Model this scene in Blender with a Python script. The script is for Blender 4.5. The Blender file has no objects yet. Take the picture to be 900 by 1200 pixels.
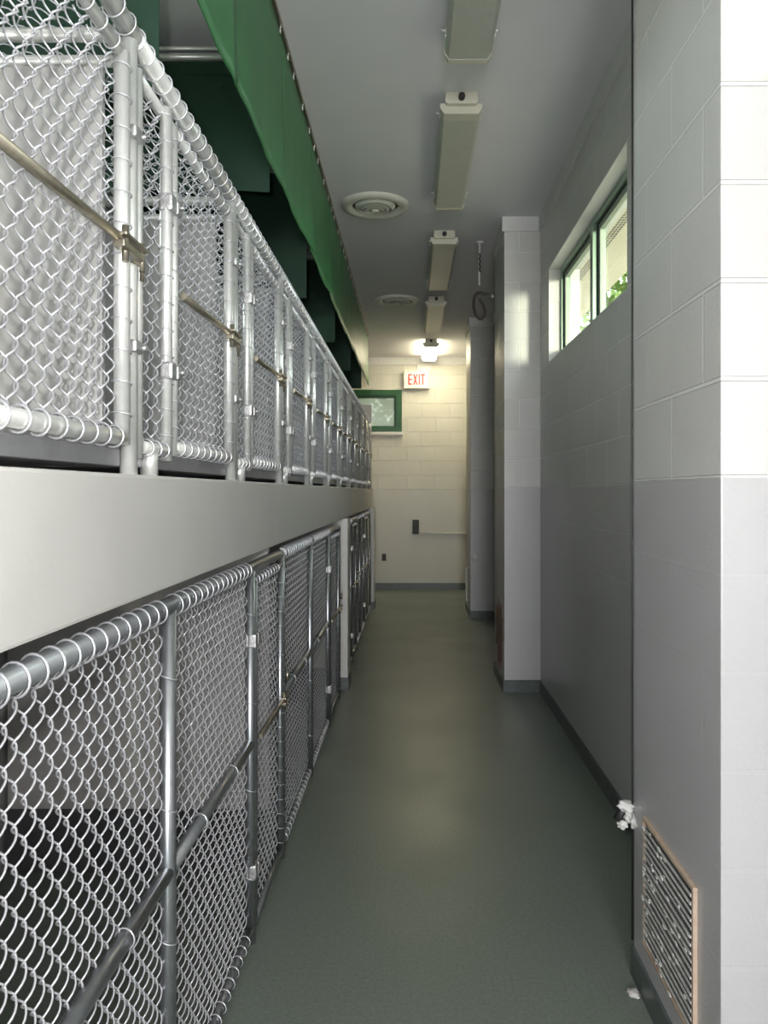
import bpy, bmesh, math, random
from mathutils import Vector, Matrix
random.seed(7)
PI = math.pi
sc = bpy.context.scene
C = sc.collection

# ---------------------------------------------------------------- camera
cam = bpy.data.cameras.new('camera'); co = bpy.data.objects.new('camera', cam); C.objects.link(co)
co.location = (0, 0, 1.39); co.rotation_euler = (PI/2, 0, 0)
cam.sensor_width = 36; cam.lens = 27.0
cam.shift_x = -33/1200; cam.shift_y = -24/1200
cam.clip_start = 0.02; cam.clip_end = 200
sc.camera = co

# ---------------------------------------------------------------- world, sun, lights, exposure
w = bpy.data.worlds.new('daylight_sky'); sc.world = w; w.use_nodes = True
nt = w.node_tree; nt.nodes.clear()
bg = nt.nodes.new('ShaderNodeBackground'); wo = nt.nodes.new('ShaderNodeOutputWorld')
bg.inputs[0].default_value = (0.90, 0.94, 1.0, 1); bg.inputs[1].default_value = 3.8
nt.links.new(bg.outputs[0], wo.inputs[0])

def light(name, typ, loc, direction, energy, color, **kw):
    l = bpy.data.lights.new(name, typ); l.energy = energy; l.color = color
    for k, v in kw.items(): setattr(l, k, v)
    o = bpy.data.objects.new(name, l); C.objects.link(o); o.location = loc
    o.rotation_euler = Vector(direction).to_track_quat('-Z', 'Y').to_euler()
    return o
SUN = light('low_sun', 'SUN', (6, -6, 4), (-0.275, 1.0, -0.02), 2.6, (1, 0.93, 0.74), angle=math.radians(6))
# added fill light from behind the camera, in front of the unseen end door
light('added_end_fill', 'AREA', (0.25, -3.9, 1.75), (-0.02, 1, 0.03), 80, (1.0, 0.985, 1.0), shape='RECTANGLE', size=0.9, size_y=1.2)
# the photographer's small flash
light('camera_flash', 'POINT', (-0.05, -0.02, 1.45), (0, 1, 0), 27, (1.0, 0.98, 0.96), shadow_soft_size=0.015)
sc.view_settings.view_transform = 'Standard'; sc.view_settings.look = 'None'
sc.view_settings.gamma = 1; sc.view_settings.use_curve_mapping = False
sc.view_settings.exposure = 1.1
sc.cycles.max_bounces = 10; sc.cycles.transparent_max_bounces = 12
sc.cycles.sample_clamp_indirect = 6
sc.cycles.use_denoising = True

# ---------------------------------------------------------------- materials
def new_mat(name):
    m = bpy.data.materials.new(name); m.use_nodes = True
    return m, m.node_tree, m.node_tree.nodes['Principled BSDF']
def N(nt, typ, **kw):
    n = nt.nodes.new(typ)
    for k, v in kw.items(): setattr(n, k, v)
    return n
def math_node(nt, op, a, b=None, c=None):
    n = nt.nodes.new('ShaderNodeMath'); n.operation = op
    for i, v in enumerate((a, b, c)):
        if v is None: continue
        if isinstance(v, (int, float)): n.inputs[i].default_value = v
        else: nt.links.new(v, n.inputs[i])
    return n.outputs[0]
def mix_col(nt, fac, a, b, blend='MIX'):
    n = nt.nodes.new('ShaderNodeMix'); n.data_type = 'RGBA'; n.blend_type = blend
    for i, v in ((0, fac), (6, a), (7, b)):
        if isinstance(v, (int, float)): n.inputs[i].default_value = v
        elif isinstance(v, tuple): n.inputs[i].default_value = v if len(v) == 4 else v + (1,)
        else: nt.links.new(v, n.inputs[i])
    return n.outputs[2]
def simple(name, col, rough=0.5, metal=0.0, var=0.12, scale=20, bump=0.0, bscale=200, col2=None):
    m, nt, b = new_mat(name)
    geo = N(nt, 'ShaderNodeTexCoord')
    no = N(nt, 'ShaderNodeTexNoise'); no.inputs['Scale'].default_value = scale; no.inputs['Detail'].default_value = 4
    nt.links.new(geo.outputs['Object'], no.inputs['Vector'])
    c2 = col2 or tuple(c*(1-2*var) for c in col)
    out = mix_col(nt, no.outputs['Fac'], tuple(min(1, c*(1+var)) for c in col) if col2 is None else col, c2)
    nt.links.new(out, b.inputs['Base Color'])
    b.inputs['Roughness'].default_value = rough; b.inputs['Metallic'].default_value = metal
    if bump:
        n2 = N(nt, 'ShaderNodeTexNoise'); n2.inputs['Scale'].default_value = bscale
        nt.links.new(geo.outputs['Object'], n2.inputs['Vector'])
        bp = N(nt, 'ShaderNodeBump'); bp.inputs['Strength'].default_value = bump; bp.inputs['Distance'].default_value = 0.003
        nt.links.new(n2.outputs['Fac'], bp.inputs['Height']); nt.links.new(bp.outputs[0], b.inputs['Normal'])
    return m

def block_wall(name, upper, lower, split=1.42, rough_u=0.42, rough_l=0.33, jl=0.6):
    m, nt, b = new_mat(name)
    g = N(nt, 'ShaderNodeNewGeometry')
    sp = N(nt, 'ShaderNodeSeparateXYZ'); nt.links.new(g.outputs['Position'], sp.inputs[0])
    sn = N(nt, 'ShaderNodeSeparateXYZ'); nt.links.new(g.outputs['True Normal'], sn.inputs[0])
    ax = math_node(nt, 'GREATER_THAN', math_node(nt, 'ABSOLUTE', sn.outputs[0]), 0.5)
    uy = math_node(nt, 'SUBTRACT', sp.outputs[1], 1.684)
    ux = math_node(nt, 'SUBTRACT', sp.outputs[0], 0.538)
    u = math_node(nt, 'ADD', math_node(nt, 'MULTIPLY', uy, ax), math_node(nt, 'MULTIPLY', ux, math_node(nt, 'SUBTRACT', 1.0, ax)))
    v = math_node(nt, 'ADD', sp.outputs[2], -1.42 + 0.2032*20)
    cb = N(nt, 'ShaderNodeCombineXYZ'); nt.links.new(u, cb.inputs[0]); nt.links.new(v, cb.inputs[1])
    br = N(nt, 'ShaderNodeTexBrick', offset=0.5, offset_frequency=2, squash=1.0)
    nt.links.new(cb.outputs[0], br.inputs['Vector'])
    br.inputs['Scale'].default_value = 1.0; br.inputs['Mortar Size'].default_value = 0.0055
    br.inputs['Mortar Smooth'].default_value = 0.25
    br.inputs['Brick Width'].default_value = 0.4064; br.inputs['Row Height'].default_value = 0.2032
    mort = br.outputs['Fac']
    noi = N(nt, 'ShaderNodeTexNoise'); noi.inputs['Scale'].default_value = 3.0; noi.inputs['Detail'].default_value = 5
    nt.links.new(g.outputs['Position'], noi.inputs['Vector'])
    nsp = N(nt, 'ShaderNodeTexNoise'); nsp.inputs['Scale'].default_value = 110; nsp.inputs['Detail'].default_value = 3
    nt.links.new(g.outputs['Position'], nsp.inputs['Vector'])
    # slightly wavy paint line
    nw = N(nt, 'ShaderNodeTexNoise'); nw.inputs['Scale'].default_value = 9
    nt.links.new(g.outputs['Position'], nw.inputs['Vector'])
    zz = math_node(nt, 'ADD', sp.outputs[2], math_node(nt, 'MULTIPLY', math_node(nt, 'SUBTRACT', nw.outputs['Fac'], 0.5), 0.012))
    up = math_node(nt, 'GREATER_THAN', zz, split)
    col = mix_col(nt, up, lower, upper)
    col = mix_col(nt, math_node(nt, 'MULTIPLY', noi.outputs['Fac'], 0.22), col, (0.25, 0.25, 0.22))
    lit_joint = mix_col(nt, jl, col, (0.92, 0.92, 0.91))  # joints lightened, the grazing highlight put into their colour
    jf = math_node(nt, 'MULTIPLY', mort, math_node(nt, 'ADD', math_node(nt, 'MULTIPLY', up, 0.8), 0.04))
    col = mix_col(nt, jf, col, lit_joint)
    nt.links.new(col, b.inputs['Base Color'])
    rr = math_node(nt, 'ADD', math_node(nt, 'MULTIPLY', up, rough_u-rough_l), rough_l)
    nt.links.new(rr, b.inputs['Roughness'])
    h = math_node(nt, 'MULTIPLY', mort, math_node(nt, 'ADD', math_node(nt, 'MULTIPLY', up, -0.95), -0.05))
    h = math_node(nt, 'ADD', h, math_node(nt, 'MULTIPLY', nsp.outputs['Fac'], 0.13))
    bp = N(nt, 'ShaderNodeBump'); bp.inputs['Strength'].default_value = 0.9; bp.inputs['Distance'].default_value = 0.010
    nt.links.new(h, bp.inputs['Height']); nt.links.new(bp.outputs[0], b.inputs['Normal'])
    return m

M = {}
M['wall'] = block_wall('painted_block', (0.68, 0.675, 0.66), (0.52, 0.515, 0.53))
M['wall_end'] = block_wall('lamp_warmed_block_end', (0.68, 0.665, 0.60), (0.57, 0.56, 0.50), jl=0.25)  # same block paint, warmed to carry the far lamp's cream light
M['ceiling'] = simple('ceiling_paint', (0.74, 0.735, 0.76), 0.8, var=0.03, scale=4)
M['trim'] = simple('trim_paint', (0.70, 0.70, 0.69), 0.55, var=0.03)
M['ledge'] = simple('ledge_paint', (0.62, 0.61, 0.585), 0.38, var=0.05, scale=6, bump=0.12, bscale=90)
M['base'] = simple('base_paint', (0.11, 0.13, 0.128), 0.4, var=0.25, scale=30)
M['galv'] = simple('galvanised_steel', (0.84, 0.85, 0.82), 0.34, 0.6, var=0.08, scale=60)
M['galv_dark'] = simple('dark_galvanised_steel', (0.42, 0.44, 0.46), 0.34, 0.9, var=0.12, scale=60)  # darker steel for the lower kennel rails and posts
M['wire'] = simple('galvanised_wire', (0.70, 0.70, 0.74), 0.33, 0.6, var=0.06, scale=80)
M['cast'] = simple('cast_fitting', (0.50, 0.50, 0.50), 0.45, 0.8, var=0.2, scale=80, bump=0.3)
M['brass'] = simple('tarnished_latch_steel', (0.42, 0.38, 0.30), 0.35, 0.9, var=0.2, scale=60)
M['pan'] = simple('cage_floor_pan', (0.38, 0.38, 0.40), 0.4, 0.6, var=0.1)
M['panel'] = simple('partition_board', (0.50, 0.50, 0.485), 0.5, var=0.06, scale=5)
M['panel_low'] = simple('kennel_partition', (0.60, 0.575, 0.56), 0.55, var=0.1, scale=5)
M['curb'] = simple('dark_kennel_paint', (0.10, 0.10, 0.11), 0.5, var=0.2, scale=8)
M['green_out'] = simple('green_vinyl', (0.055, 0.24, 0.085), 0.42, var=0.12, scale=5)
M['green_shaded'] = simple('shaded_green_vinyl', (0.002, 0.032, 0.014), 0.7, var=0.15, scale=5)  # valance vinyl again, the shade above the cages put into its colour
M['green_frame'] = simple('green_window_paint', (0.014, 0.085, 0.024), 0.35, var=0.12)
M['alu'] = simple('green_tinted_aluminium', (0.30, 0.42, 0.33), 0.28, 0.5, var=0.1)
M['sash_paint'] = simple('pale_green_sash', (0.36, 0.42, 0.34), 0.5, var=0.08)
M['cream'] = simple('cream_paint', (0.75, 0.70, 0.55), 0.6, var=0.05)
M['dark'] = simple('black_rubber', (0.02, 0.02, 0.02), 0.5, var=0.2)
M['darkgasket'] = simple('dark_gasket', (0.04, 0.045, 0.04), 0.5, var=0.2)
M['fixture'] = simple('fixture_enamel', (0.62, 0.60, 0.50), 0.4, var=0.05)
M['diffuser'] = simple('aged_plastic_diffuser', (0.52, 0.53, 0.46), 0.35, var=0.06, scale=40)
M['vent'] = simple('vent_enamel', (0.68, 0.68, 0.61), 0.4, var=0.08)
M['rust'] = simple('rusty_cream_frame', (0.60, 0.52, 0.42), 0.7, var=0.2, scale=40, col2=(0.42, 0.26, 0.17))
M['lint'] = simple('dusty_louver', (0.78, 0.76, 0.74), 0.9, var=0.35, scale=35, col2=(0.30, 0.29, 0.28), bump=0.6, bscale=120)
M['rag'] = simple('white_rag', (0.80, 0.80, 0.78), 0.9, var=0.1, scale=30, col2=(0.45, 0.45, 0.43))
M['brick'] = simple('flaked_red_brick', (0.26, 0.10, 0.065), 0.9, var=0.3, scale=30, col2=(0.30, 0.27, 0.22), bump=0.5)
M['red'] = simple('red_lettering', (0.72, 0.03, 0.03), 0.5, var=0.05)
M['white'] = simple('white_plastic', (0.72, 0.71, 0.67), 0.4, var=0.03)
M['hose'] = simple('brown_rubber_hose', (0.07, 0.055, 0.05), 0.5, var=0.2)
M['soffit'] = simple('cream_soffit', (0.80, 0.74, 0.58), 0.6, var=0.05)
M['bark'] = simple('bark', (0.12, 0.085, 0.06), 0.9, var=0.3, bump=0.5)
M['leaf'] = simple('leaves', (0.10, 0.20, 0.04), 0.6, var=0.3, scale=3, col2=(0.22, 0.30, 0.06))
M['grass'] = simple('dry_ground', (0.34, 0.31, 0.22), 0.9, var=0.15, scale=2)
M['ext'] = simple('exterior_block_paint', (0.62, 0.58, 0.46), 0.7, var=0.06)

def floor_mat():
    m, nt, b = new_mat('green_grey_floor_coating')
    g = N(nt, 'ShaderNodeNewGeometry')
    n1 = N(nt, 'ShaderNodeTexNoise'); n1.inputs['Scale'].default_value = 90; n1.inputs['Detail'].default_value = 6; n1.inputs['Roughness'].default_value = 0.7
    n2 = N(nt, 'ShaderNodeTexNoise'); n2.inputs['Scale'].default_value = 1.7; n2.inputs['Detail'].default_value = 5
    for n in (n1, n2): nt.links.new(g.outputs['Position'], n.inputs['Vector'])
    r1 = N(nt, 'ShaderNodeValToRGB'); r1.color_ramp.elements[0].position = 0.35; r1.color_ramp.elements[1].position = 0.68
    r1.color_ramp.elements[0].color = (0.135, 0.168, 0.142, 1); r1.color_ramp.elements[1].color = (0.215, 0.250, 0.220, 1)
    nt.links.new(n1.outputs['Fac'], r1.inputs[0])
    c = mix_col(nt, math_node(nt, 'MULTIPLY', n2.outputs['Fac'], 0.45), r1.outputs[0], (0.14, 0.155, 0.12))
    nt.links.new(c, b.inputs['Base Color'])
    rr = math_node(nt, 'ADD', math_node(nt, 'MULTIPLY', n2.outputs['Fac'], 0.25), 0.24)
    nt.links.new(rr, b.inputs['Roughness'])
    bp = N(nt, 'ShaderNodeBump'); bp.inputs['Strength'].default_value = 0.25; bp.inputs['Distance'].default_value = 0.002
    nt.links.new(n1.outputs['Fac'], bp.inputs['Height']); nt.links.new(bp.outputs[0], b.inputs['Normal'])
    return m
M['floor'] = floor_mat()

def glass_mat():
    m = bpy.data.materials.new('window_glass'); m.use_nodes = True; nt = m.node_tree; nt.nodes.clear()
    o = N(nt, 'ShaderNodeOutputMaterial'); mx = N(nt, 'ShaderNodeMixShader')
    t = N(nt, 'ShaderNodeBsdfTransparent'); t.inputs[0].default_value = (0.93, 0.97, 0.94, 1)
    g = N(nt, 'ShaderNodeBsdfGlossy'); g.inputs['Roughness'].default_value = 0.02
    lw = N(nt, 'ShaderNodeLayerWeight'); lw.inputs[0].default_value = 0.5
    fr = math_node(nt, 'ADD', math_node(nt, 'MULTIPLY', math_node(nt, 'POWER', lw.outputs['Facing'], 5.0), 0.9), 0.04)
    nt.links.new(fr, mx.inputs[0]); nt.links.new(t.outputs[0], mx.inputs[1]); nt.links.new(g.outputs[0], mx.inputs[2])
    nt.links.new(mx.outputs[0], o.inputs[0]); return m
M['glass'] = glass_mat()
def dirty_glass():
    m = bpy.data.materials.new('dirty_glass'); m.use_nodes = True; nt = m.node_tree; nt.nodes.clear()
    o = N(nt, 'ShaderNodeOutputMaterial'); mx = N(nt, 'ShaderNodeMixShader')
    t = N(nt, 'ShaderNodeBsdfTransparent'); t.inputs[0].default_value = (0.30, 0.32, 0.28, 1)
    g = N(nt, 'ShaderNodeBsdfTranslucent'); g.inputs[0].default_value = (0.5, 0.52, 0.46, 1)
    mx.inputs[0].default_value = 0.35
    nt.links.new(t.outputs[0], mx.inputs[1]); nt.links.new(g.outputs[0], mx.inputs[2]); nt.links.new(mx.outputs[0], o.inputs[0])
    return m
M['glass_dirty'] = dirty_glass()
def frosted_mat():
    m, nt, b = new_mat('frosted_glass')
    b.inputs['Base Color'].default_value = (0.9, 0.93, 0.88, 1); b.inputs['Roughness'].default_value = 0.35
    b.inputs['Transmission Weight'].default_value = 0.9
    n = N(nt, 'ShaderNodeTexNoise'); n.inputs['Scale'].default_value = 40
    bp = N(nt, 'ShaderNodeBump'); bp.inputs['Strength'].default_value = 0.4; nt.links.new(n.outputs['Fac'], bp.inputs['Height']); nt.links.new(bp.outputs[0], b.inputs['Normal'])
    return m
M['frost'] = frosted_mat()
def emit_mat(name, col, s):
    m, nt, b = new_mat(name)
    b.inputs['Base Color'].default_value = (0.8, 0.8, 0.75, 1)
    b.inputs['Emission Color'].default_value = col + (1,); b.inputs['Emission Strength'].default_value = s
    return m
M['lamp'] = emit_mat('lit_tube_diffuser', (1.0, 0.89, 0.60), 13.0)

# ---------------------------------------------------------------- mesh builder
class MB:
    def __init__(s): s.v = []; s.f = []; s.sm = []
    def box(s, x0, x1, y0, y1, z0, z1, bev=0.0):
        if bev > 0:
            bm = bmesh.new(); bmesh.ops.create_cube(bm, size=1)
            for q in bm.verts: q.co = Vector(((x0+x1)/2+q.co.x*(x1-x0), (y0+y1)/2+q.co.y*(y1-y0), (z0+z1)/2+q.co.z*(z1-z0)))
            bmesh.ops.bevel(bm, geom=bm.edges[:], offset=bev, segments=2, affect='EDGES', profile=0.6)
            s.add_bm(bm); return s
        n = len(s.v)
        s.v += [(x, y, z) for z in (z0, z1) for y in (y0, y1) for x in (x0, x1)]
        for q in ((0,2,3,1), (4,5,7,6), (0,1,5,4), (2,6,7,3), (0,4,6,2), (1,3,7,5)):
            s.f.append(tuple(n+i for i in q)); s.sm.append(False)
        return s
    def add_bm(s, bm, smooth=False, mat=None):
        if mat is not None: bm.transform(mat)
        n = len(s.v); bm.verts.ensure_lookup_table()
        for q in bm.verts: s.v.append(tuple(q.co))
        for f in bm.faces: s.f.append(tuple(n+q.index for q in f.verts)); s.sm.append(smooth)
        bm.free(); return s
    def tube(s, pts, r, seg=10, closed=False, flat=1.0):
        pts = [Vector(p) for p in pts]; m = len(pts)
        rs = r if isinstance(r, (list, tuple)) else [r]*m
        n0 = len(s.v); prev = None
        for i in range(m):
            if closed: t = pts[(i+1) % m]-pts[i-1]
            elif i == 0: t = pts[1]-pts[0]
            elif i == m-1: t = pts[-1]-pts[-2]
            else: t = pts[i+1]-pts[i-1]
            t.normalize()
            if prev is None:
                a = Vector((0, 0, 1)) if abs(t.z) < 0.9 else Vector((1, 0, 0))
                u = t.cross(a).normalized()
            else: u = (prev - t*prev.dot(t)).normalized()
            prev = u; vv = t.cross(u)
            for k in range(seg):
                a = 2*PI*k/seg; p = pts[i]+(u*math.cos(a)+vv*math.sin(a)*flat)*rs[i]
                s.v.append((p.x, p.y, p.z))
        for i in range(m if closed else m-1):
            j = (i+1) % m
            for k in range(seg):
                k2 = (k+1) % seg
                s.f.append((n0+i*seg+k, n0+i*seg+k2, n0+j*seg+k2, n0+j*seg+k)); s.sm.append(True)
        if not closed:
            s.f.append(tuple(n0+k for k in reversed(range(seg)))); s.sm.append(False)
            s.f.append(tuple(n0+(m-1)*seg+k for k in range(seg))); s.sm.append(False)
        return s
    def ring(s, c, axis, R, r, seg=14, ts=4):
        c = Vector(c); ax = Vector(axis).normalized()
        a = Vector((0, 0, 1)) if abs(ax.z) < 0.9 else Vector((1, 0, 0))
        u = ax.cross(a).normalized(); v = ax.cross(u)
        return s.tube([c+(u*math.cos(2*PI*k/seg)+v*math.sin(2*PI*k/seg))*R for k in range(seg)], r, ts, closed=True)
    def lathe(s, c, prof, seg=40):
        n0 = len(s.v); m = len(prof)
        for (r, z) in prof:
            for k in range(seg):
                a = 2*PI*k/seg; s.v.append((c[0]+r*math.cos(a), c[1]+r*math.sin(a), c[2]+z))
        for i in range(m-1):
            for k in range(seg):
                k2 = (k+1) % seg
                s.f.append((n0+i*seg+k, n0+i*seg+k2, n0+(i+1)*seg+k2, n0+(i+1)*seg+k)); s.sm.append(True)
        return s
    def prism(s, pts2, axis, a0, a1):
        n = len(s.v); k = len(pts2)
        def P(p, a):
            return {'x': (a, p[0], p[1]), 'y': (p[0], a, p[1]), 'z': (p[0], p[1], a)}[axis]
        for a in (a0, a1):
            for p in pts2: s.v.append(P(p, a))
        s.f.append(tuple(range(n, n+k))); s.sm.append(False)
        s.f.append(tuple(reversed(range(n+k, n+2*k)))); s.sm.append(False)
        for i in range(k):
            j = (i+1) % k; s.f.append((n+i, n+k+i, n+k+j, n+j)); s.sm.append(False)
        return s
    def build(s, name, mat, parent=None, fix=True):
        me = bpy.data.meshes.new(name); me.from_pydata(s.v, [], s.f); me.update()
        me.polygons.foreach_set('use_smooth', s.sm)
        if fix:
            bm = bmesh.new(); bm.from_mesh(me); bmesh.ops.recalc_face_normals(bm, faces=bm.faces[:]); bm.to_mesh(me); bm.free()
        me.materials.append(M[mat])
        o = bpy.data.objects.new(name, me); C.objects.link(o)
        if parent is not None: o.parent = parent
        return o

def tag(o, label=None, cat=None, group=None, kind=None):
    if label: o['label'] = label
    if cat: o['category'] = cat
    if group: o['group'] = group
    if kind: o['kind'] = kind
    return o
def empty(name, loc, label, cat, group=None):
    o = bpy.data.objects.new(name, None); o.empty_display_size = 0.1; C.objects.link(o); o.location = loc
    return tag(o, label, cat, group)
def struct(o): o['kind'] = 'structure'; return o
def children(o): return [c for c in bpy.data.objects if c.parent is o]
def copy_tree(o, parent=None):
    c = o.copy(); C.objects.link(c); c.parent = parent
    for ch in children(o): copy_tree(ch, c)
    return c

# ---------------------------------------------------------------- setting
CEIL = 3.29; XR = 0.89; XP = 0.638; XL = -1.5; YN = -4.2; YB = 10.88
struct(MB().box(-1.7, 1.09, YN-0.2, YB+0.2, -0.15, 0).build('floor', 'floor'))
struct(MB().box(-1.7, 1.5, YN-0.2, YB+0.2, CEIL, CEIL+0.15).build('ceiling', 'ceiling'))
b = MB(); b.box(-1.7, XL, YN-0.2, YB+0.2, 0, 2.35); b.box(-1.7, XL, YN-0.2, 1.85, 2.35, CEIL); b.box(-1.7, XL, 2.9, YB+0.2, 2.35, CEIL); b.box(-1.7, XL, 1.85, 2.9, 2.85, CEIL)
struct(b.build('wall_left', 'wall'))
b = MB(); b.box(-1.62, -1.56, 1.85, 2.9, 2.35, 2.40, 0.004); b.box(-1.62, -1.56, 1.85, 2.9, 2.80, 2.85, 0.004); b.box(-1.62, -1.56, 1.85, 1.9, 2.40, 2.80, 0.004); b.box(-1.62, -1.56, 2.85, 2.9, 2.40, 2.80, 0.004)
wl = struct(b.build('added_window_4', 'green_frame')); MB().box(-1.595, -1.59, 1.9, 2.85, 2.40, 2.80).build('pane', 'glass', wl)  # unseen high window, added to brighten the ceiling above the cages
# far wall with a window opening
WX0, WX1, WZ0, WZ1 = -0.90, -0.145, 2.233, 2.83
b = MB()
b.box(XL, WX0, YB, YB+0.2, 0, CEIL); b.box(WX1, XR, YB, YB+0.2, 0, CEIL)
b.box(WX0, WX1, YB, YB+0.2, 0, WZ0); b.box(WX0, WX1, YB, YB+0.2, WZ1, CEIL)
struct(b.build('wall_far', 'wall_end'))
# right wall: openings for the strip windows between the pilasters
opens = [(-0.62, 1.20), (3.18, 5.00)]
b = MB(); HZ0, HZ1 = 2.233, 2.84
b.box(XR, 1.09, YN, YB+0.2, 0, HZ0); b.box(XR, 1.09, YN, YB+0.2, HZ1, CEIL)
y = YN
for (a, c) in opens: b.box(XR, 1.09, y, a, HZ0, HZ1); y = c
b.box(XR, 1.09, y, YB+0.2, HZ0, HZ1)
struct(b.build('wall_right', 'wall'))
# wall behind the camera, its lower middle an added glazed door to go with the fill light
b = MB(); b.box(XL, -0.35, YN-0.2, YN, 0, CEIL); b.box(0.8, XR, YN-0.2, YN, 0, CEIL); b.box(-0.35, 0.8, YN-0.2, YN, 2.35, CEIL)
struct(b.build('wall_near', 'wall'))
d = MB(); d.box(-0.35, -0.27, YN-0.1, YN-0.05, 0, 2.35, 0.004); d.box(0.72, 0.8, YN-0.1, YN-0.05, 0, 2.35, 0.004)
d.box(-0.27, 0.72, YN-0.1, YN-0.05, 2.25, 2.35, 0.004); d.box(-0.27, 0.72, YN-0.1, YN-0.05, 0, 0.3, 0.004)
dd = struct(d.build('added_door_1', 'green_frame'))
MB().box(-0.27, 0.72, YN-0.08, YN-0.07, 0.3, 2.25).build('pane', 'glass', dd)

# pilasters (each a piece of the right wall)
pil = [(-2.15, -1.55), (1.587, 2.21), (5.32, 5.92), (8.40, 9.05)]
for i, (a, c) in enumerate(pil):
    o = struct(MB().box(XP, XR, a, c, 0, CEIL, 0.004).build('wall_right_pilaster', 'wall'))
# trim at the ceiling
T0 = CEIL-0.10
struct(MB().box(XL, XR, YB-0.02, YB, T0-0.01, CEIL).build('trim_1', 'trim'))
def trim_right():
    b = MB(); y = YN
    for (a, c) in pil:
        b.box(XR-0.015, XR, y, a-0.015, T0, CEIL)
        b.box(XP-0.015, XR, a-0.015, a, T0, CEIL)
        b.box(XP-0.015, XP, a, c, T0, CEIL)
        b.box(XP-0.015, XR, c, c+0.015, T0, CEIL); y = c+0.015
    b.box(XR-0.015, XR, y, YB-0.02, T0, CEIL)
    return b
struct(trim_right().build('trim_2', 'trim'))
def base_right():
    b = MB(); y = YN; t = 0.008; H = 0.085
    for (a, c) in pil:
        b.box(XR-t, XR, y, a-t, 0, H)
        b.box(XP-t, XR, a-t, a, 0, H); b.box(XP-t, XP, a, c, 0, H); b.box(XP-t, XR, c, c+t, 0, H); y = c+t
    b.box(XR-t, XR, y, YB, 0, H)
    return b
struct(base_right().build('baseboard_right', 'base'))
struct(MB().box(-0.9, XR-0.008, YB-0.01, YB, 0, 0.095).build('baseboard_far', 'base'))

# ledge slab between the two rows of kennels
LX = -0.48; LZ0 = 1.20; LZ1 = 1.42; LY1 = 9.42
b = MB(); b.box(XL, LX, YN, LY1, LZ0, LZ1, 0.006)
struct(b.build('wall_left_ledge', 'ledge'))
# ledge supports
for i, (a, c) in enumerate(((5.39, 5.60), (9.10, 9.40))):
    o = struct(MB().box(-0.62, -0.452, a, c, 0.0, LZ0, 0.004).build('wall_left_column', 'ledge'))
    MB().box(-0.628, -0.445, a-0.007, c+0.007, 0, 0.085).build('baseboard', 'base', o)
# end panel at the far end of upper cages
struct(MB().box(XL, -0.497, 9.385, 9.405, LZ1, 2.45).build('wall_left_end_panel', 'panel_low'))
# side closing panel in the run between the kennels near the back wall (far end)
struct(MB().box(XL, -0.62, 9.2, 9.3, 0, LZ0).build('wall_left_end_block', 'wall'))

# ---------------------------------------------------------------- windows
def strip_window(name, a, c, nl=2):
    XF = 0.965
    f = MB(); t = 0.032; d0, d1 = XF, XF+0.06
    f.box(d0, d1, a, c, HZ0, HZ0+t, 0.003); f.box(d0, d1, a, c, HZ1-t, HZ1, 0.003)
    f.box(d0, d1, a, a+t, HZ0+t, HZ1-t, 0.003); f.box(d0, d1, c-t, c, HZ0+t, HZ1-t, 0.003)
    fo = struct(f.build(name, 'alu'))
    n = nl; L = (c-a-2*t)
    for k in range(n):
        y0 = a+t+L*k/n; y1 = a+t+L*(k+1)/n
        if k:
            MB().box(d0-0.012, d1, y0-0.028, y0+0.028, HZ0+t, HZ1-t, 0.003).build('mullion', 'alu', fo)
            y0 += 0.028
        if k < n-1: y1 -= 0.028
        g = MB(); q = 0.012; z0, z1 = HZ0+t, HZ1-t
        g.box(d0+0.012, d0+0.02, y0, y1, z0, z0+q); g.box(d0+0.012, d0+0.02, y0, y1, z1-q, z1)
        g.box(d0+0.012, d0+0.02, y0, y0+q, z0+q, z1-q); g.box(d0+0.012, d0+0.02, y1-q, y1, z0+q, z1-q)
        g.build('gasket', 'darkgasket', fo)
        s = MB(); y0 += q; y1 -= q; z0 += q; z1 -= q; q = 0.03
        s.box(d0+0.018, d0+0.045, y0, y1, z0, z0+q, 0.003); s.box(d0+0.018, d0+0.045, y0, y1, z1-q, z1, 0.003)
        s.box(d0+0.018, d0+0.045, y0, y0+q, z0+q, z1-q, 0.003); s.box(d0+0.018, d0+0.045, y1-q, y1, z0+q, z1-q, 0.003)
        s.build('sash', 'sash_paint', fo)
        MB().box(d0+0.030, d0+0.034, y0+q, y1-q, z0+q, z1-q).build('pane', 'glass', fo)
    return fo
strip_window('window_1', 3.18, 5.00)
strip_window('window_2', -0.62, 1.20)
# sill strips of the right windows' reveal are the wall itself; far window:
f = MB(); t = 0.085; y0, y1 = YB-0.02, YB+0.07
f.box(WX0, WX1, y0, y1, WZ1-t, WZ1, 0.004); f.box(WX0, WX1, y0, y1, WZ0+0.005, WZ0+0.06, 0.004)
f.box(WX0, WX0+t, y0, y1, WZ0+0.06, WZ1-t, 0.004); f.box(WX1-t, WX1, y0, y1, WZ0+0.06, WZ1-t, 0.004)
fw = struct(f.build('window_3', 'green_frame'))
s = MB(); q = 0.028; sx0, sx1, sz0, sz1 = WX0+t, WX1-t, WZ0+0.06, WZ1-t
s.box(sx0, sx1, y0+0.04, y0+0.075, sz0, sz0+q); s.box(sx0, sx1, y0+0.04, y0+0.075, sz1-q, sz1)
s.box(sx0, sx0+q, y0+0.04, y0+0.075, sz0+q, sz1-q); s.box(sx1-q, sx1, y0+0.04, y0+0.075, sz0+q, sz1-q)
s.build('sash', 'green_frame', fw)
MB().box(sx0+q, sx1-q, y0+0.055, y0+0.06, sz0+q, sz1-q).build('pane', 'glass_dirty', fw)
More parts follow.
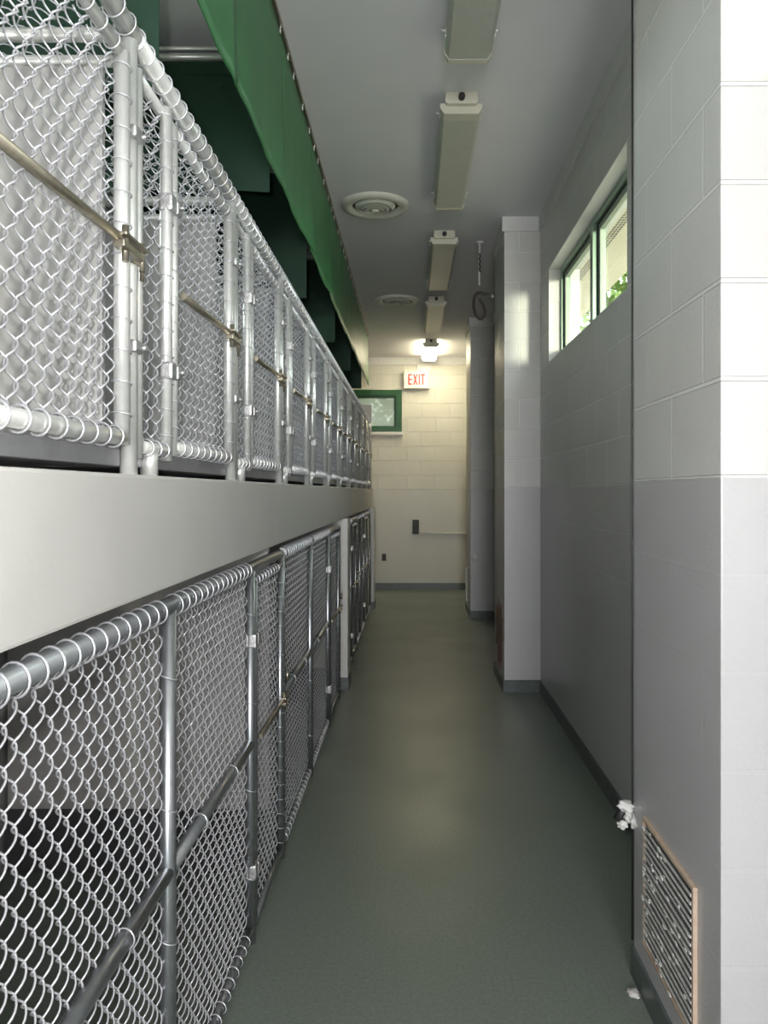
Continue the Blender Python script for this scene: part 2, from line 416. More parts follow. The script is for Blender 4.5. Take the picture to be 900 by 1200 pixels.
MB().box(WX0-0.01, WX1+0.012, YB-0.05, YB, WZ0-0.045, WZ0, 0.004).build('window_sill', 'trim', fw)

# ---------------------------------------------------------------- outdoors seen through the windows
struct(MB().box(1.09, 1.52, YN-2, YB+3, 2.95, 3.05).build('trim_3', 'soffit'))
v = MB()
for k in range(220):
    for q in (0, 1, 2): v.box(1.19+q*0.02, 1.20+q*0.02, k*0.04, 0.018+k*0.04, 2.947, 2.95)
struct(v.build('trim_4', 'darkgasket'))
struct(MB().box(-60, 60, -60, 60, -0.4, -0.16).build('ground_outside', 'grass'))

def make_tree(name, x, y, h, cr, n, label):
    t = empty(name, (x, y, -0.16), label, 'tree', 'trees outside the windows')
    tr = MB().tube([(0, 0, 0), (0.05, 0.03, h*0.3), (-0.04, 0.05, h*0.6), (0.02, 0, h*0.8)], [0.16, 0.13, 0.09, 0.04], 10)
    for k in range(6):
        a = k*1.05; tr.tube([(0, 0.03, h*(0.4+0.06*k)), (math.cos(a)*cr*0.4, math.sin(a)*cr*0.4, h*(0.55+0.06*k)), (math.cos(a)*cr*0.8, math.sin(a)*cr*0.8, h*(0.65+0.06*k))], [0.05, 0.03, 0.015], 6)
    tr.build('trunk', 'bark', t)
    l = MB()
    rnd = random.Random(int(x*7+y*13))
    for k in range(n):
        while True:
            p = Vector((rnd.uniform(-1, 1), rnd.uniform(-1, 1), rnd.uniform(-1, 1)))
            if 0.35 < p.length < 1: break
        p = Vector((p.x*cr, p.y*cr, h*0.62+p.z*h*0.42))
        u = Vector((rnd.uniform(-1, 1), rnd.uniform(-1, 1), rnd.uniform(-1, 1))).normalized()*0.11
        w_ = u.cross(Vector((rnd.uniform(-1, 1), rnd.uniform(-1, 1), 1))).normalized()*0.06
        nn = len(l.v); l.v += [tuple(p-u), tuple(p+w_), tuple(p+u), tuple(p-w_)]
        l.f.append((nn, nn+1, nn+2, nn+3)); l.sm.append(False)
    l.build('foliage', 'leaf', t, fix=False)
    return t
make_tree('tree', 4.6, 12.0, 5.6, 2.2, 7000, 'leafy tree standing outside past the right strip window')
make_tree('tree', 6.8, 17.5, 7.5, 2.8, 6000, 'taller leafy tree further off outside the right strip window')
make_tree('tree', -2.2, 18.5, 6.0, 3.0, 5200, 'leafy tree outside behind the small green far window')

# ---------------------------------------------------------------- chain link
def chain_link(b, L, H, y0, z0, x, wr=0.0017, cw=0.025, ch=0.054, seg=5, ppp=10, horiz=False):
    n = max(1, round(L/cw)); cw = L/n; per = max(1, round(H/ch)); ch = H/per
    A = cw/2+0.0018; B = 0.0075
    for i in range(n):
        yc = y0+cw*(i+0.5); ph = 0 if i % 2 == 0 else PI
        pts = []
        for k in range(per*ppp+1):
            t = 2*PI*k/ppp; s_ = math.sin(t+ph)
            tri = 2/PI*math.asin(max(-1, min(1, s_)))
            yy = yc+A*(0.65*tri+0.35*s_); zz = H*k/(per*ppp); xx = B*math.cos(t+ph)
            pts.append((x+zz+z0, yy, xx) if horiz else (x+xx, yy, z0+zz))
        b.tube(pts, wr, seg)
    return n, cw

FX = -0.50      # plane of the fences
# ---- one upper cage, local origin at the main post foot on the ledge, z local = world-LZ1
CP = 0.762
ZB = 0.035     # cage floor pan rests on feet
def make_cage():
    t = empty('kennel_cage', (FX, 0, LZ1), 'x', 'cage')
    MB().tube([(0, CP, 0.0), (0, CP, 0.765)], 0.015, 14).build('corner_post', 'galv', t)
    b = MB(); b.tube([(0, 0.105, 0.0), (0, 0.105, 0.05)], 0.0165, 12); b.build('foot', 'galv', t)
    b = MB(); b.tube([(-0.82, 0.045, 0.0), (-0.82, 0.045, 0.05)], 0.0165, 12); b.build('foot', 'galv', t)
    MB().box(-0.86, -0.008, 0.028, CP-0.018, 0.014, 0.045, 0.003).build('floor_pan', 'pan', t)
    # top rail with the hooks of the roof mesh
    MB().tube([(0.0, 0.0235, 0.785), (0.0, CP+0.0215, 0.785)], 0.017, 14).build('top_rail', 'galv', t)
    r = MB().tube([(-0.012, 0.03, 0.742), (-0.012, CP-0.02, 0.742)], 0.011, 10); r.build('header_rail', 'galv', t)
    r = MB(); chain_link(r, CP-0.03, 0.80, 0.032, 0.0, -0.82, horiz=True, seg=4, ppp=8, wr=0.0016, ch=0.054)
    for i in range(15): r.ring((0.0, 0.03+i*0.051, 0.785-0.776), (0.15, 1, 0), 0.0205, 0.0017, 16)
    rm = r.build('roof_mesh', 'wire', t); rm.location.z = 0.776
    # fixed narrow panel
    fp = MB(); z0, z1 = 0.052, 0.735
    fp.tube([(0.002, 0.036, z0-0.022), (0.002, 0.036, z1)], 0.0095, 10); fp.tube([(-0.004, 0.058, z0-0.01), (-0.004, 0.058, z1-0.03)], 0.0085, 10)
    fp.tube([(0, 0.205, z0-0.02), (0, 0.205, z1+0.012)], 0.0125, 12)
    fp.tube([(0, 0.06, z0), (0, 0.2, z0)], 0.0125, 12)
    fpo = fp.build('panel_frame', 'galv', t)
    m = MB(); n, cw = chain_link(m, 0.137, z1-z0-0.02, 0.062, z0+0.01, -0.010)
    for i in range(3): m.ring((0, 0.085+i*0.045, z0), (0, 1, 0), 0.0165, 0.0017)
    for k in range(13):
        m.ring((0, 0.205, z0+0.03+k*0.054), (0.1, 0.1, 1), 0.015, 0.0012, 12)
    m.build('chain_link', 'wire', fpo)
    # gate
    g = MB(); gy0, gy1 = 0.238, 0.722; gz0, gz1 = 0.062, 0.722; R = 0.0125
    g.tube([(0.003, gy0, gz0-0.018), (0.003, gy0, gz1)], 0.011, 12); g.tube([(0.003, gy1, gz0-0.012), (0.003, gy1, gz1)], 0.0135, 12)
    g.tube([(0.003, gy0, gz0), (0.003, gy1, gz0)], 0.0135, 12); g.tube([(0.0, gy0, gz1), (0.0, gy1, gz1)], 0.0105, 12)
    go = g.build('gate', 'galv', t)
    m = MB(); chain_link(m, gy1-gy0-0.02, gz1-gz0-0.02, gy0+0.01, gz0+0.01, -0.010)
    for i in range(9): m.ring((0.003, gy0+0.035+i*0.0515, gz0), (0.15, 1, 0), 0.018, 0.0019, 16)
    for i in range(9): m.ring((0.0, gy0+0.035+i*0.0515, gz1), (0.15, 1, 0), 0.0145, 0.0017)
    for k in range(12):
        m.ring((0.003, gy1, gz0+0.04+k*0.054), (0.1, 0.15, 1), 0.0165, 0.0014, 14)
        m.ring((0.003, gy0, gz0+0.04+k*0.054), (0.1, 0.15, 1), 0.0135, 0.0012, 12)
    m.build('chain_link', 'wire', go)
    # latch bar across the gate
    lb = MB(); lb.tube([(0.012, gy0+0.04, 0.385), (0.016, gy1-0.02, 0.390)], 0.0085, 10)
    lb.build('latch_bar', 'brass', go)
    lt = MB(); lt.box(0.010, 0.030, gy1-0.06, gy1+0.03, 0.372, 0.384, 0.002); lt.box(0.010, 0.030, gy1-0.05, gy1+0.058, 0.394, 0.400, 0.002)
    lt.tube([(0.02, gy1-0.03, 0.355), (0.02, gy1-0.03, 0.415)], 0.006, 8); lt.tube([(0.02, gy1+0.05, 0.36), (0.02, gy1+0.05, 0.41)], 0.005, 8)
    lt.tube([(0.018, gy1+0.056, 0.345), (0.018, gy1+0.056, 0.372), (0.012, gy1+0.02, 0.372)], 0.004, 6)
    lt.build('latch', 'brass', go)
    # hinges between fixed panel upright and gate
    for hz in (0.215, 0.555):
        h = MB(); h.box(-0.012, 0.018, 0.190, 0.222, hz-0.018, hz+0.018, 0.006); h.box(-0.004, 0.021, 0.222, 0.254, hz-0.015, hz+0.015, 0.006)
        h.tube([(0.02, 0.232, hz+0.0), (0.03, 0.232, hz+0.0)], 0.005, 8); h.build('hinge', 'cast', go)
    # panel clamps at the post
    for cz in (0.225, 0.60):
        h = MB(); h.box(-0.010, 0.021, CP-0.020, CP+0.020, cz-0.011, cz+0.011, 0.005); h.tube([(0.016, CP+0.012, cz), (0.028, CP+0.012, cz)], 0.0055, 8)
        h.build('clamp', 'cast', t)
    # partition board and its top bars, back board
    MB().box(-0.855, -0.035, CP-0.030, CP-0.016, 0.046, 0.705, 0.002).build('partition', 'panel', t)
    p = MB(); p.tube([(-0.86, CP-0.023, 0.716), (-0.016, CP-0.023, 0.716)], 0.010, 10); p.tube([(-0.86, CP-0.023, 0.762), (-0.016, CP-0.023, 0.762)], 0.012, 10)
    p.build('partition_rail', 'galv', t)
    MB().box(-0.875, -0.862, 0.03, CP-0.018, 0.046, 0.74, 0.002).build('back_board', 'panel', t)
    return t
ords = ['first', 'second', 'third', 'fourth', 'fifth', 'sixth', 'seventh', 'eighth', 'ninth', 'tenth', 'eleventh', 'twelfth']
cage0 = make_cage()
K = 11
cages = [cage0]
for k in range(1, K+1): cages.append(copy_tree(cage0))
first_y = 1.355-2*CP
for k, c in enumerate(cages):
    c.location.y = first_y+k*CP
cages[0]['label'] = 'chain-link cage on the ledge beside the camera, before the large cut-off gate at the left'
cages[1]['label'] = 'nearest visible cage on the ledge, its big gate cut off by the left edge'
for k in range(2, K+1):
    cages[k]['label'] = ('chain-link cage on the ledge, %s beyond the large one cut off at the left' % ords[k-2]) if k < K else 'last and smallest-looking chain-link cage on the ledge, by the far end panel'
for c in cages: c['group'] = 'upper row of chain-link cages'; c['category'] = 'cage'

# ---- lower kennels (fronts under the ledge)
def kennel(D0, segs, label, mesh_seg=5, ppp=10):
    t = empty('kennel_run', (FX, D0, 0), label, 'kennel', 'lower row of chain-link kennels')
    y = 0.0; H1 = 1.155; zb = 0.045; tot = sum(s[1] for s in segs); zm = 0.612
    MB().tube([(0, 0, H1), (0, tot-0.03, H1)], 0.018, 14).build('top_rail', 'galv_dark', t)
    posts = [0.0]
    for (kind, wd) in segs:
        if kind == 'panel':
            fr = MB(); fr.tube([(0.0, y+wd, 0.0), (0.0, y+wd, H1+0.004)], 0.0165, 14)
            fr.build('post', 'galv_dark', t)
            MB().tube([(0.0, y+0.014, zm), (0.0, y+wd-0.012, zm)], 0.0155, 12).build('middle_rail', 'galv_dark', t)
            MB().tube([(0, y+0.014, zb), (0, y+wd-0.012, zb)], 0.013, 10).build('bottom_rail', 'galv_dark', t)
            m = MB(); chain_link(m, wd-0.02, H1-zb-0.02, y+0.01, zb, -0.014, seg=mesh_seg, ppp=ppp, cw=0.0245, wr=0.0018)
            nn = int((wd-0.04)/0.049)
            for i in range(nn):
                m.ring((0, y+0.035+i*0.049, H1-0.002), (0.2, 1, 0), 0.0225, 0.0020, 18)
                m.ring((0, y+0.035+i*0.049, zb), (0.2, 1, 0), 0.017, 0.0018, 12)
            for q in (0.3, 0.7): m.ring((0, y+wd*q, zm), (0.2, 1, 0), 0.0185, 0.0018)
            for q in range(4): m.ring((0, y+wd, 0.2+q*0.27), (0.3, 0.2, 1), 0.0190, 0.0015)
            m.build('chain_link', 'wire', t)
        else:
            g = MB(); a, c = y+0.035, y+wd-0.035; z1 = 1.112
            for yy in (a, c): g.tube([(0.004, yy, zb), (0.004, yy, z1)], 0.0125, 12)
            g.tube([(0.004, a, zb), (0.004, c, zb)], 0.0125, 12); g.tube([(0.004, a, z1), (0.004, c, z1)], 0.0115, 12)
            go = g.build('gate', 'galv_dark', t)
            m = MB(); chain_link(m, c-a-0.02, z1-zb-0.02, a+0.01, zb+0.01, -0.010, seg=mesh_seg, ppp=ppp, wr=0.0018)
            for i in range(int((c-a-0.04)/0.05)): m.ring((0.004, a+0.03+i*0.05, z1), (0.2, 1, 0), 0.0155, 0.0017)
            for q in range(20): m.ring((0.004, c, zb+0.03+q*0.054), (0.1, 0.2, 1), 0.0155, 0.0013, 12)
            m.build('chain_link', 'wire', go)
            MB().tube([(0.014, a+0.05, zm-0.004), (0.018, c-0.01, zm)], 0.009, 10).build('latch_bar', 'brass', go)
            lt = MB(); lt.box(0.012, 0.032, c-0.04, c+0.05, zm-0.016, zm-0.006, 0.002); lt.box(0.012, 0.032, c-0.04, c+0.07, zm+0.006, zm+0.012, 0.002)
            lt.tube([(0.022, c-0.02, zm-0.03), (0.022, c-0.02, zm+0.03)], 0.006, 8); lt.tube([(0.02, c+0.07, zm+0.05), (0.02, c+0.07, zm+0.09)], 0.007, 8)
            lt.build('latch', 'brass', go)
            for hz in (0.22, 0.93):
                h = MB(); h.box(-0.014, 0.022, y-0.016, y+0.018, hz-0.022, hz+0.022, 0.006); h.box(-0.006, 0.024, y+0.018, y+0.052, hz-0.019, hz+0.019, 0.006)
                h.build('hinge', 'cast', go)
            MB().tube([(0.0, y+wd, 0.0), (0.0, y+wd, H1+0.004)], 0.0165, 14).build('post', 'galv_dark', t)
        y += wd
    # partition behind the far end
    p = MB().box(-0.985, -0.03, tot-0.10, tot-0.06, 0.225, 1.19, 0.002).build('partition', 'panel_low', t)
    MB().box(-0.985, -0.03, tot-0.12, tot-0.04, 0.0, 0.225, 0.004).build('partition_curb', 'curb', t)
    return t
seg7 = [('panel', 0.79), ('panel', 0.795), ('gate', 0.55)]
kennel(0.783-2.19, seg7, 'chain-link kennel front under the ledge beside the camera, mostly out of the picture', 4, 8)
kennel(0.783, seg7, 'nearest chain-link kennel front in view under the white ledge, two wide panels and a gate', 6, 12)
kennel(2.955, [('panel', 0.795), ('panel', 0.795), ('gate', 0.62), ], 'second chain-link kennel front under the ledge, ending just before the white column', 4, 8)
kennel(5.64, [('panel', 0.59), ('gate', 0.52), ('panel', 0.56)], 'chain-link kennel front just beyond the white column under the ledge', 4, 8)
kennel(7.36, [('panel', 0.56), ('gate', 0.52), ('panel', 0.6)], 'farthest chain-link kennel front under the ledge, ending at the end column', 4, 8)

# ---------------------------------------------------------------- green curtains
GX = -0.537
def curtain_yz(y0, y1, z0, z1, x, seed, slit):
    rnd = random.Random(seed); n = 26; mth = 10; b = MB(); th = 0.002
    a1, p1, p2 = rnd.uniform(0.002, 0.004), rnd.uniform(0, 6), rnd.uniform(0, 6)
    def P(i, j):
        u = i/n; v = j/mth; y = y0+(y1-y0)*u; z = z1+(z0-z1)*v
        dx = (a1*math.sin(u*9+p1)+0.0012*math.sin(u*23+p2))*v + slit*v*v*(u**6)
        zz = z + (0.004*math.sin(u*5+p2) - 0.006*u)*v
        return dx, y, zz
    for s_ in (-th, th):
        n0 = len(b.v)
        for j in range(mth+1):
            for i in range(n+1):
                dx, y, z = P(i, j); b.v.append((x+dx+s_, y, z))
        for j in range(mth):
            for i in range(n):
                q = n0+j*(n+1)+i; b.f.append((q, q+1, q+n+2, q+n+1)); b.sm.append(True)
    N1 = (n+1)*(mth+1)
    for i in range(n):
        for j in (0, mth):
            q = j*(n+1)+i; b.f.append((q, q+1, q+1+N1, q+N1)); b.sm.append(False)
    for j in range(mth):
        for i in (0, n):
            q = j*(n+1)+i; b.f.append((q, q+n+1, q+n+1+N1, q+N1)); b.sm.append(False)
    return b
cols = [-0.30, 0.57, 1.44, 2.31, 3.18, 4.05, 4.96, 5.84, 6.72, 7.60, 8.48, 9.35]
zbot = [2.62, 2.62, 2.62, 2.635, 2.65, 2.66, 2.665, 2.67, 2.675, 2.68, 2.685]
vl = ['green vinyl valance panel hanging at the ceiling above the camera position',
      'green vinyl valance panel at the ceiling, nearest the top left edge of the picture',
      'bright green valance panel above the cages, cut by the top of the picture']
for k in range(len(cols)-1):
    lab = vl[k] if k < 3 else ('green valance panel at the ceiling, %s behind the one cut by the picture top' % ords[k-3] if k < len(cols)-2 else 'last green valance panel, hanging closest to the far wall')
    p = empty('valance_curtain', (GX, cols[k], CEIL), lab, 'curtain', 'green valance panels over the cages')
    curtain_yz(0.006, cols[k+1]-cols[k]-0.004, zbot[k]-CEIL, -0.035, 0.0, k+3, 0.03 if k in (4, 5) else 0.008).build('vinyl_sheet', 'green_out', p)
    for q in (0.12, 0.30, 0.62, 0.9):
        L = (cols[k+1]-cols[k])*q
        h = MB(); h.ring((0.006, L, -0.045), (1, 0, 0), 0.009, 0.0025, 12, 6); h.tube([(0.006, L, -0.037), (0.008, L+0.004, -0.018)], 0.003, 6)
        h.build('grommet', 'galv', p)
tr = MB(); tr.box(GX-0.012, GX+0.012, cols[0], cols[-1], CEIL-0.022, CEIL, 0.002)
tag(tr.build('curtain_track', 'brass'), 'thin dark curtain track along the ceiling carrying the green valance', 'curtain track')
# cross curtains between the cages
def cross(D, zb, zt, label, x0=-1.46, x1=-0.562):
    p = empty('divider_curtain', (0, D, zt), label, 'curtain', 'dark green curtains across the top of the cages')
    b = MB(); n = 40; th = 0.002
    for s_ in (-th, th):
        n0 = len(b.v)
        for j in range(7):
            for i in range(n+1):
                u = i/n; v = j/6; b.v.append((x0+(x1-x0)*u, s_+0.008*math.sin(u*17+D)*v, -0.02+(zb-zt+0.02)*v))
        for j in range(6):
            for i in range(n):
                q = n0+j*(n+1)+i; b.f.append((q, q+1, q+n+2, q+n+1)); b.sm.append(True)
    b.build('vinyl_sheet', 'green_shaded', p)
    sm = MB(); sm.box(x0, x1, -0.012, -0.004, -0.075, -0.060); sm.build('seam', 'green_shaded', p)
    r = MB(); r.tube([(x0, 0, 0), (x1, 0, 0)], 0.012, 10); r.tube([(x0, -0.004, 0.03), (x1, -0.004, 0.03)], 0.008, 8); r.build('rod', 'galv', p)
    for xx in (x0+0.1, x1-0.1):
        MB().tube([(xx, 0, 0.0), (xx, 0, CEIL-zt)], 0.005, 8).build('hanger', 'galv', p)
cross(1.705, 2.28, 3.10, 'dark green divider curtain at the top left, nearest and lowest hanging')
cross(3.02, 2.57, 3.10, 'dark green divider curtain with a metal rod and pale ceiling seen above it')
cross(4.08, 2.42, 3.10, 'green divider curtain hanging just behind and below the one under the metal rod')
cross(5.60, 2.48, 3.10, 'dark green divider curtain halfway along the cages, nearly black in shadow')
cross(7.05, 2.50, 3.10, 'shadowed green divider curtain, second from the far end of the cages')
cross(8.50, 2.53, 3.10, 'far end green divider curtain, beside the small green window')

# ---------------------------------------------------------------- ceiling lights
def fixture(D0, D1, label, lit=False, X=0.235):
    t = empty('ceiling_light', (X, D0, CEIL), label, 'light', 'row of ceiling lights'); L = D1-D0
    prof = [(-0.075, 0), (-0.078, -0.045), (-0.068, -0.055), (0.068, -0.055), (0.078, -0.045), (0.075, 0)]
    MB().prism(prof, 'y', 0, L).build('housing', 'fixture', t)
    w_ = 0.098
    prof = [(-w_, -0.040), (-w_, -0.060), (-w_+0.018, -0.088), (w_-0.018, -0.088), (w_, -0.060), (w_, -0.040)]
    MB().prism(prof, 'y', 0.04, L).build('diffuser', 'lamp' if lit else 'diffuser', t)
    MB().prism([(a*1.03, b_*1.02) for a, b_ in prof], 'y', 0.03, 0.10).build('end_band', 'fixture', t)
    MB().prism([(a*1.03, b_*1.02) for a, b_ in prof], 'y', L-0.03, L+0.004).build('end_band', 'fixture', t)
    k = MB(); k.tube([(0, -0.022, -0.028), (0, 0.002, -0.028)], 0.016, 16); k.tube([(0, -0.03, -0.028), (0, -0.022, -0.028)], 0.009, 12); k.build('end_knob', 'dark', t)
    for s_ in (-1, 1):
        for yy in (0.14, L-0.14):
            c = MB(); c.box(s_*w_-0.004, s_*w_+0.006, yy-0.012, yy+0.012, -0.062, -0.030, 0.002); c.tube([(s_*(w_+0.004), yy, -0.038), (s_*(w_+0.02), yy, -0.03)], 0.004, 6); c.build('clip', 'galv', t)
    return t
fixture(1.98, 3.25, 'unlit ceiling light cut off by the top of the picture')
fixture(3.65, 4.94, 'unlit long ceiling light just before the first round vent')
fixture(5.59, 6.92, 'unlit ceiling light between the two round ceiling vents')
fixture(7.47, 8.80, 'unlit ceiling light right in front of the lit one')
fixture(9.55, 10.68, 'lit white ceiling light above the exit sign', True)

def vent(X, D, R, label):
    t = empty('ceiling_vent', (X, D, CEIL), label, 'vent', 'round ceiling vents')
    MB().lathe((0, 0, 0), [(R, 0), (R, -0.006), (R*0.93, -0.022), (R*0.80, -0.028), (R*0.68, -0.018), (R*0.66, 0)], 48).build('rim', 'vent', t)
    for j, q in enumerate((0.60, 0.46, 0.32)):
        MB().lathe((0, 0, 0), [(R*q, -0.004), (R*(q-0.02), -0.020-0.004*j), (R*(q-0.13), -0.034-0.004*j), (R*(q-0.14), -0.030-0.004*j), (R*(q-0.05), -0.010)], 40).build('cone', 'vent', t)
    MB().lathe((0, 0, 0), [(0.001, -0.050), (R*0.10, -0.048), (R*0.14, -0.034), (R*0.10, -0.02)], 24).build('hub', 'vent', t)
    MB().lathe((0, 0, 0), [(0.001, -0.003), (R*0.66, -0.003)], 40).build('throat', 'darkgasket', t)
vent(-0.245, 5.09, 0.226, 'round white ceiling vent nearer the camera, beside the valance')
vent(-0.15, 7.63, 0.222, 'round white ceiling vent farther down the corridor')

# ---------------------------------------------------------------- far wall things
px = 900/YB
t = empty('exit_sign', ((488-483)/px, YB, 1.39+(576-445.5)/px), 'white exit sign with red letters high on the far wall', 'sign')
MB().box(-0.178, 0.178, -0.075, 0, -0.127, 0.127, 0.006).build('sign_box', 'white', t)
q = MB(); q.box(-0.178, -0.160, -0.079, -0.075, -0.127, 0.127); q.box(0.160, 0.178, -0.079, -0.075, -0.127, 0.127); q.box(-0.16, 0.16, -0.079, -0.075, 0.112, 0.127); q.box(-0.16, 0.16, -0.079, -0.075, -0.127, -0.112)
q.build('sign_frame', 'fixture', t)
ya, yb_ = -0.081, -0.075; hh = 0.075
l = MB(); l.box(-0.115, -0.098, ya, yb_, -hh, hh)
for zz in (-hh, -0.009, hh-0.018): l.box(-0.098, -0.062, ya, yb_, zz, zz+0.018)
l.build('letter_e', 'red', t)
l = MB(); wv = 0.011
l.prism([(-0.047-0.0, -hh), (-0.047+2*wv-0.004, -hh), (0.016, hh), (0.016-2*wv+0.004, hh)], 'y', ya, yb_)
l.prism([(-0.047, hh), (0.016-2*wv+0.004, -hh), (0.016, -hh), (-0.047+2*wv-0.004, hh)], 'y', ya-0.0004, yb_)
l.build('letter_x', 'red', t)
MB().box(0.030, 0.047, ya, yb_, -hh, hh).build('letter_i', 'red', t)
l = MB(); l.box(0.058, 0.122, ya, yb_, hh-0.018, hh); l.box(0.081, 0.099, ya, yb_, -hh, hh-0.018); l.build('letter_t', 'red', t)
tag(MB().box(0.065, 0.265, YB-0.035, YB, 1.39+(576-436)/px+0.0, CEIL, 0.004).build('raceway_box', 'trim'), 'painted rectangular raceway box running from the ceiling to the exit sign', 'raceway')

t = empty('wall_control', (0.05, YB, 0.89), 'small black control box mounted on the far wall', 'control box')
MB().box(-0.045, 0.045, -0.06, 0, -0.10, 0.10, 0.008).build('box_body', 'dark', t)
q = MB(); q.box(-0.02, 0.02, -0.066, -0.058, 0.02, 0.07, 0.002); q.tube([(0, -0.058, -0.04), (0, -0.07, -0.04)], 0.012, 12); q.build('switch', 'darkgasket', t)
cd = MB().tube([(0.095, YB-0.02, 0.797), (XR-0.02, YB-0.02, 0.797)], 0.014, 10)
tag(cd.build('wall_conduit', 'white'), 'thin pale conduit running right from the black box on the far wall', 'conduit')
t = empty('wall_outlet', ((450-483)/px, YB, 1.39-(653-576)/px), 'small tarnished outlet plate low on the far wall', 'outlet')
MB().box(-0.03, 0.03, -0.012, 0, -0.05, 0.05, 0.003).build('plate', 'hose', t)
q = MB(); q.box(-0.012, 0.012, -0.015, -0.011, 0.01, 0.032, 0.002); q.box(-0.012, 0.012, -0.015, -0.011, -0.032, -0.01, 0.002); q.build('socket', 'dark', t)
# knob on the far pilaster
k = MB().lathe((0, 0, 0), [(0.001, 0.03), (0.02, 0.03), (0.03, 0.022), (0.034, 0.0)], 20)
o = k.build('bumper_knob', 'white'); o.rotation_euler = (PI/2, 0, 0); o.location = (0.676, 8.40, 1.39-(653-576)/107.1)
tag(o, 'small white round knob on the grey front of the farthest pilaster', 'knob')
# door pull at the side of farthest pilaster
q = MB(); q.tube([(0, 8.62, 0.53), (-0.03, 8.62, 0.53), (-0.03, 8.62, 0.05+0.12), (0, 8.62, 0.17)], 0.009, 8)
o = q.build('grab_bar', 'trim'); o.location = (XP, 0, 0.0); tag(o, 'slim pale vertical bar low on the corridor side of the farthest pilaster', 'bar')

# ---------------------------------------------------------------- hanging hose and conduit near the middle pilaster
t = empty('hanging_hose', (XP, 6.0, 2.95), 'dark hose looped over a bracket beside the middle pilaster', 'hose')
XH = -0.115
pts = [(0.0, 0.1, 0.0), (-0.06, 0.1, 0.01), (-0.115, 0.1, 0.02), (-0.145, 0.1, -0.02), (-0.15, 0.1, -0.09), (-0.13, 0.1, -0.16), (-0.095, 0.1, -0.19), (-0.06, 0.1, -0.15), (-0.07, 0.1, -0.09), (-0.105, 0.1, -0.03)]
def smooth(pts, n=6):
    P = [Vector(p) for p in pts]; out = []
    for i in range(len(P)-1):
        a, b_, c, d_ = P[max(i-1, 0)], P[i], P[i+1], P[min(i+2, len(P)-1)]
        for k in range(n):
            s_ = k/n; out.append(0.5*((2*b_)+(c-a)*s_+(2*a-5*b_+4*c-d_)*s_*s_+(3*b_-a-3*c+d_)*s_**3))
    out.append(P[-1]); return out
# wall return behind the middle pilaster carries the pipe
MB().tube(smooth(pts), 0.011, 10).build('hose_loop', 'hose', t)
q = MB(); q.tube([(0.252, 0.1, -0.01), (-0.05, 0.1, -0.01)], 0.013, 10); q.tube([(-0.0, 0.1, -0.035), (-0.0, 0.1, 0.02)], 0.02, 10); q.build('bracket', 'cast', t)
q = MB(); q.tube([(0.51, 5.85, CEIL-0.33), (0.515, 5.85, CEIL)], 0.008, 8); q.lathe((0.515, 5.85, CEIL-0.012), [(0.03, 0.012), (0.026, 0.0), (0.008, 0.0)], 16)
o = q.build('drop_conduit', 'trim')
tag(o, 'thin pale conduit dropping from the ceiling above the looped hose', 'conduit')
q = MB()
for k in range(7): q.tube([(0.514+0.004*(-1)**k, 5.838, 3.06+0.02*k), (0.514-0.004*(-1)**k, 5.838, 3.08+0.02*k)], 0.006, 6)
q.build('wire_tail', 'dark', o)

# flaked brick patch on the middle pilaster corridor face
rnd = random.Random(3); pt = []
for k in range(28):
    a = 2*PI*k/28; r = 1+rnd.uniform(-0.28, 0.28)
    pt.append((5.62+math.cos(a)*0.22*r, 0.36+math.sin(a)*0.24*r))
o = MB().prism(pt, 'x', XP-0.003, XP+0.001).build('flaked_patch', 'brick')
tag(o, 'reddish brown patch of flaked paint low on the side of the middle pilaster', 'flaked paint')

# ---------------------------------------------------------------- near pilaster: grille, edge shade, rag
GY0, GY1, GZ0, GZ1 = 1.715, 2.095, 0.155, 0.505
t = empty('wall_grille', (XP, GY0, GZ0), 'rusty cream air grille clogged with lint low on the near pilaster', 'grille')
L, H = GY1-GY0, GZ1-GZ0; fw_ = 0.011
f = MB(); f.box(-0.011, 0.0, 0, L, 0, fw_, 0.002); f.box(-0.011, 0.0, 0, L, H-fw_, H, 0.002); f.box(-0.011, 0.0, 0, fw_, fw_, H-fw_, 0.002); f.box(-0.011, 0.0, L-fw_, L, fw_, H-fw_, 0.002)
f.build('frame', 'rust', t)
MB().box(-0.003, 0.0, fw_, L-fw_, fw_, H-fw_).build('backing', 'base', t)
nl = 17
for k in range(nl):
    z = fw_+0.006+(H-2*fw_-0.012)*(k+0.5)/nl
    s_ = MB(); j = rnd.uniform(-0.0015, 0.0015)
    s_.prism([(-0.014+j, z+0.001), (-0.0125+j, z+0.0080), (-0.002, z-0.004), (-0.002, z-0.007)], 'y', fw_, L-fw_)
    s_.build('louver', 'lint', t)
q = MB(); rnd = random.Random(5)
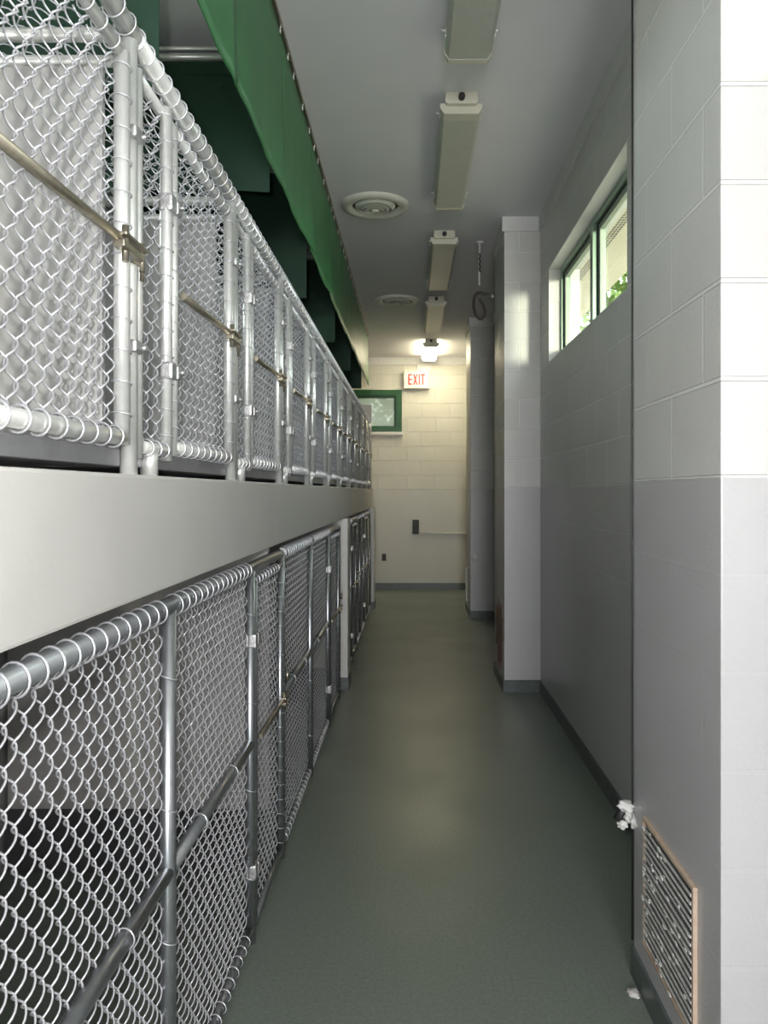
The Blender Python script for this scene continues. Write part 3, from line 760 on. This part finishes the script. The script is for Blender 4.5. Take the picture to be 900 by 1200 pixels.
for k in range(60):
    yy = fw_+rnd.random()**0.6*(L-2*fw_); zz = fw_+rnd.random()*(H-2*fw_)
    bm = bmesh.new(); bmesh.ops.create_icosphere(bm, subdivisions=1, radius=rnd.uniform(0.003, 0.007))
    for v_ in bm.verts: v_.co *= rnd.uniform(0.6, 1.3)
    q.add_bm(bm, False, Matrix.Translation((-0.015, yy, zz)) @ Matrix.Diagonal((0.5, rnd.uniform(1, 3), 1, 1)))
o = q.build('lint_tufts', 'rag', t); o['kind'] = 'stuff'

cb = MB(); cb.tube([(XP-0.004, 2.213, CEIL-0.1), (XP-0.003, 2.214, 2.2), (XP-0.005, 2.213, 1.4), (XP-0.003, 2.214, 0.6), (XP-0.004, 2.213, 0.10)], 0.003, 8)  # thin dark strip standing for the pilaster's shadowed edge
tag(cb.build('edge_shade_strip', 'dark'), 'thin black strip of modelled shade down the far edge of the near pilaster', 'edge shade')
t = empty('rag_wrapped_stub', (XP-0.012, 2.235, 0.46), 'white rag wadded around a dark pipe stub beside the rusty grille', 'rag')
q = MB(); q.tube([(0.05, 0.02, -0.005), (-0.015, 0.0, 0.0), (-0.03, 0, -0.025)], 0.013, 12); q.build('pipe_stub', 'dark', t)
def blob(c, s_, seed):
    bm = bmesh.new(); bmesh.ops.create_icosphere(bm, subdivisions=3, radius=1); r_ = random.Random(seed)
    ph = [r_.uniform(0, 6) for _ in range(6)]
    for v_ in bm.verts:
        p = v_.co.copy(); f_ = 1+0.22*math.sin(p.x*4+ph[0])*math.sin(p.y*5+ph[1])+0.16*math.sin(p.z*7+ph[2]+p.x*3)+0.1*math.sin(p.y*11+ph[3]+p.z*5)
        v_.co = Vector((p.x*s_[0], p.y*s_[1], p.z*s_[2]))*f_
    return bm, Matrix.Translation(c)
q = MB()
for c, s_, sd in (((-0.004, -0.012, 0.020), (0.026, 0.022, 0.016), 1), ((0.0, -0.008, -0.008), (0.013, 0.018, 0.020), 2), ((-0.016, -0.012, -0.034), (0.015, 0.013, 0.011), 3), ((0.012, -0.03, -0.018), (0.012, 0.02, 0.018), 4)):
    bm, mt = blob(c, s_, sd); q.add_bm(bm, True, mt)
q.build('cloth', 'rag', t)
bm, mt = blob((0.62-0.01, 2.12, 0.006), (0.016, 0.02, 0.006), 9); q = MB(); q.add_bm(bm, True, mt)
o = q.build('paper_scrap', 'lint'); tag(o, 'tiny pale crumpled scrap on the floor below the rag', 'scrap')
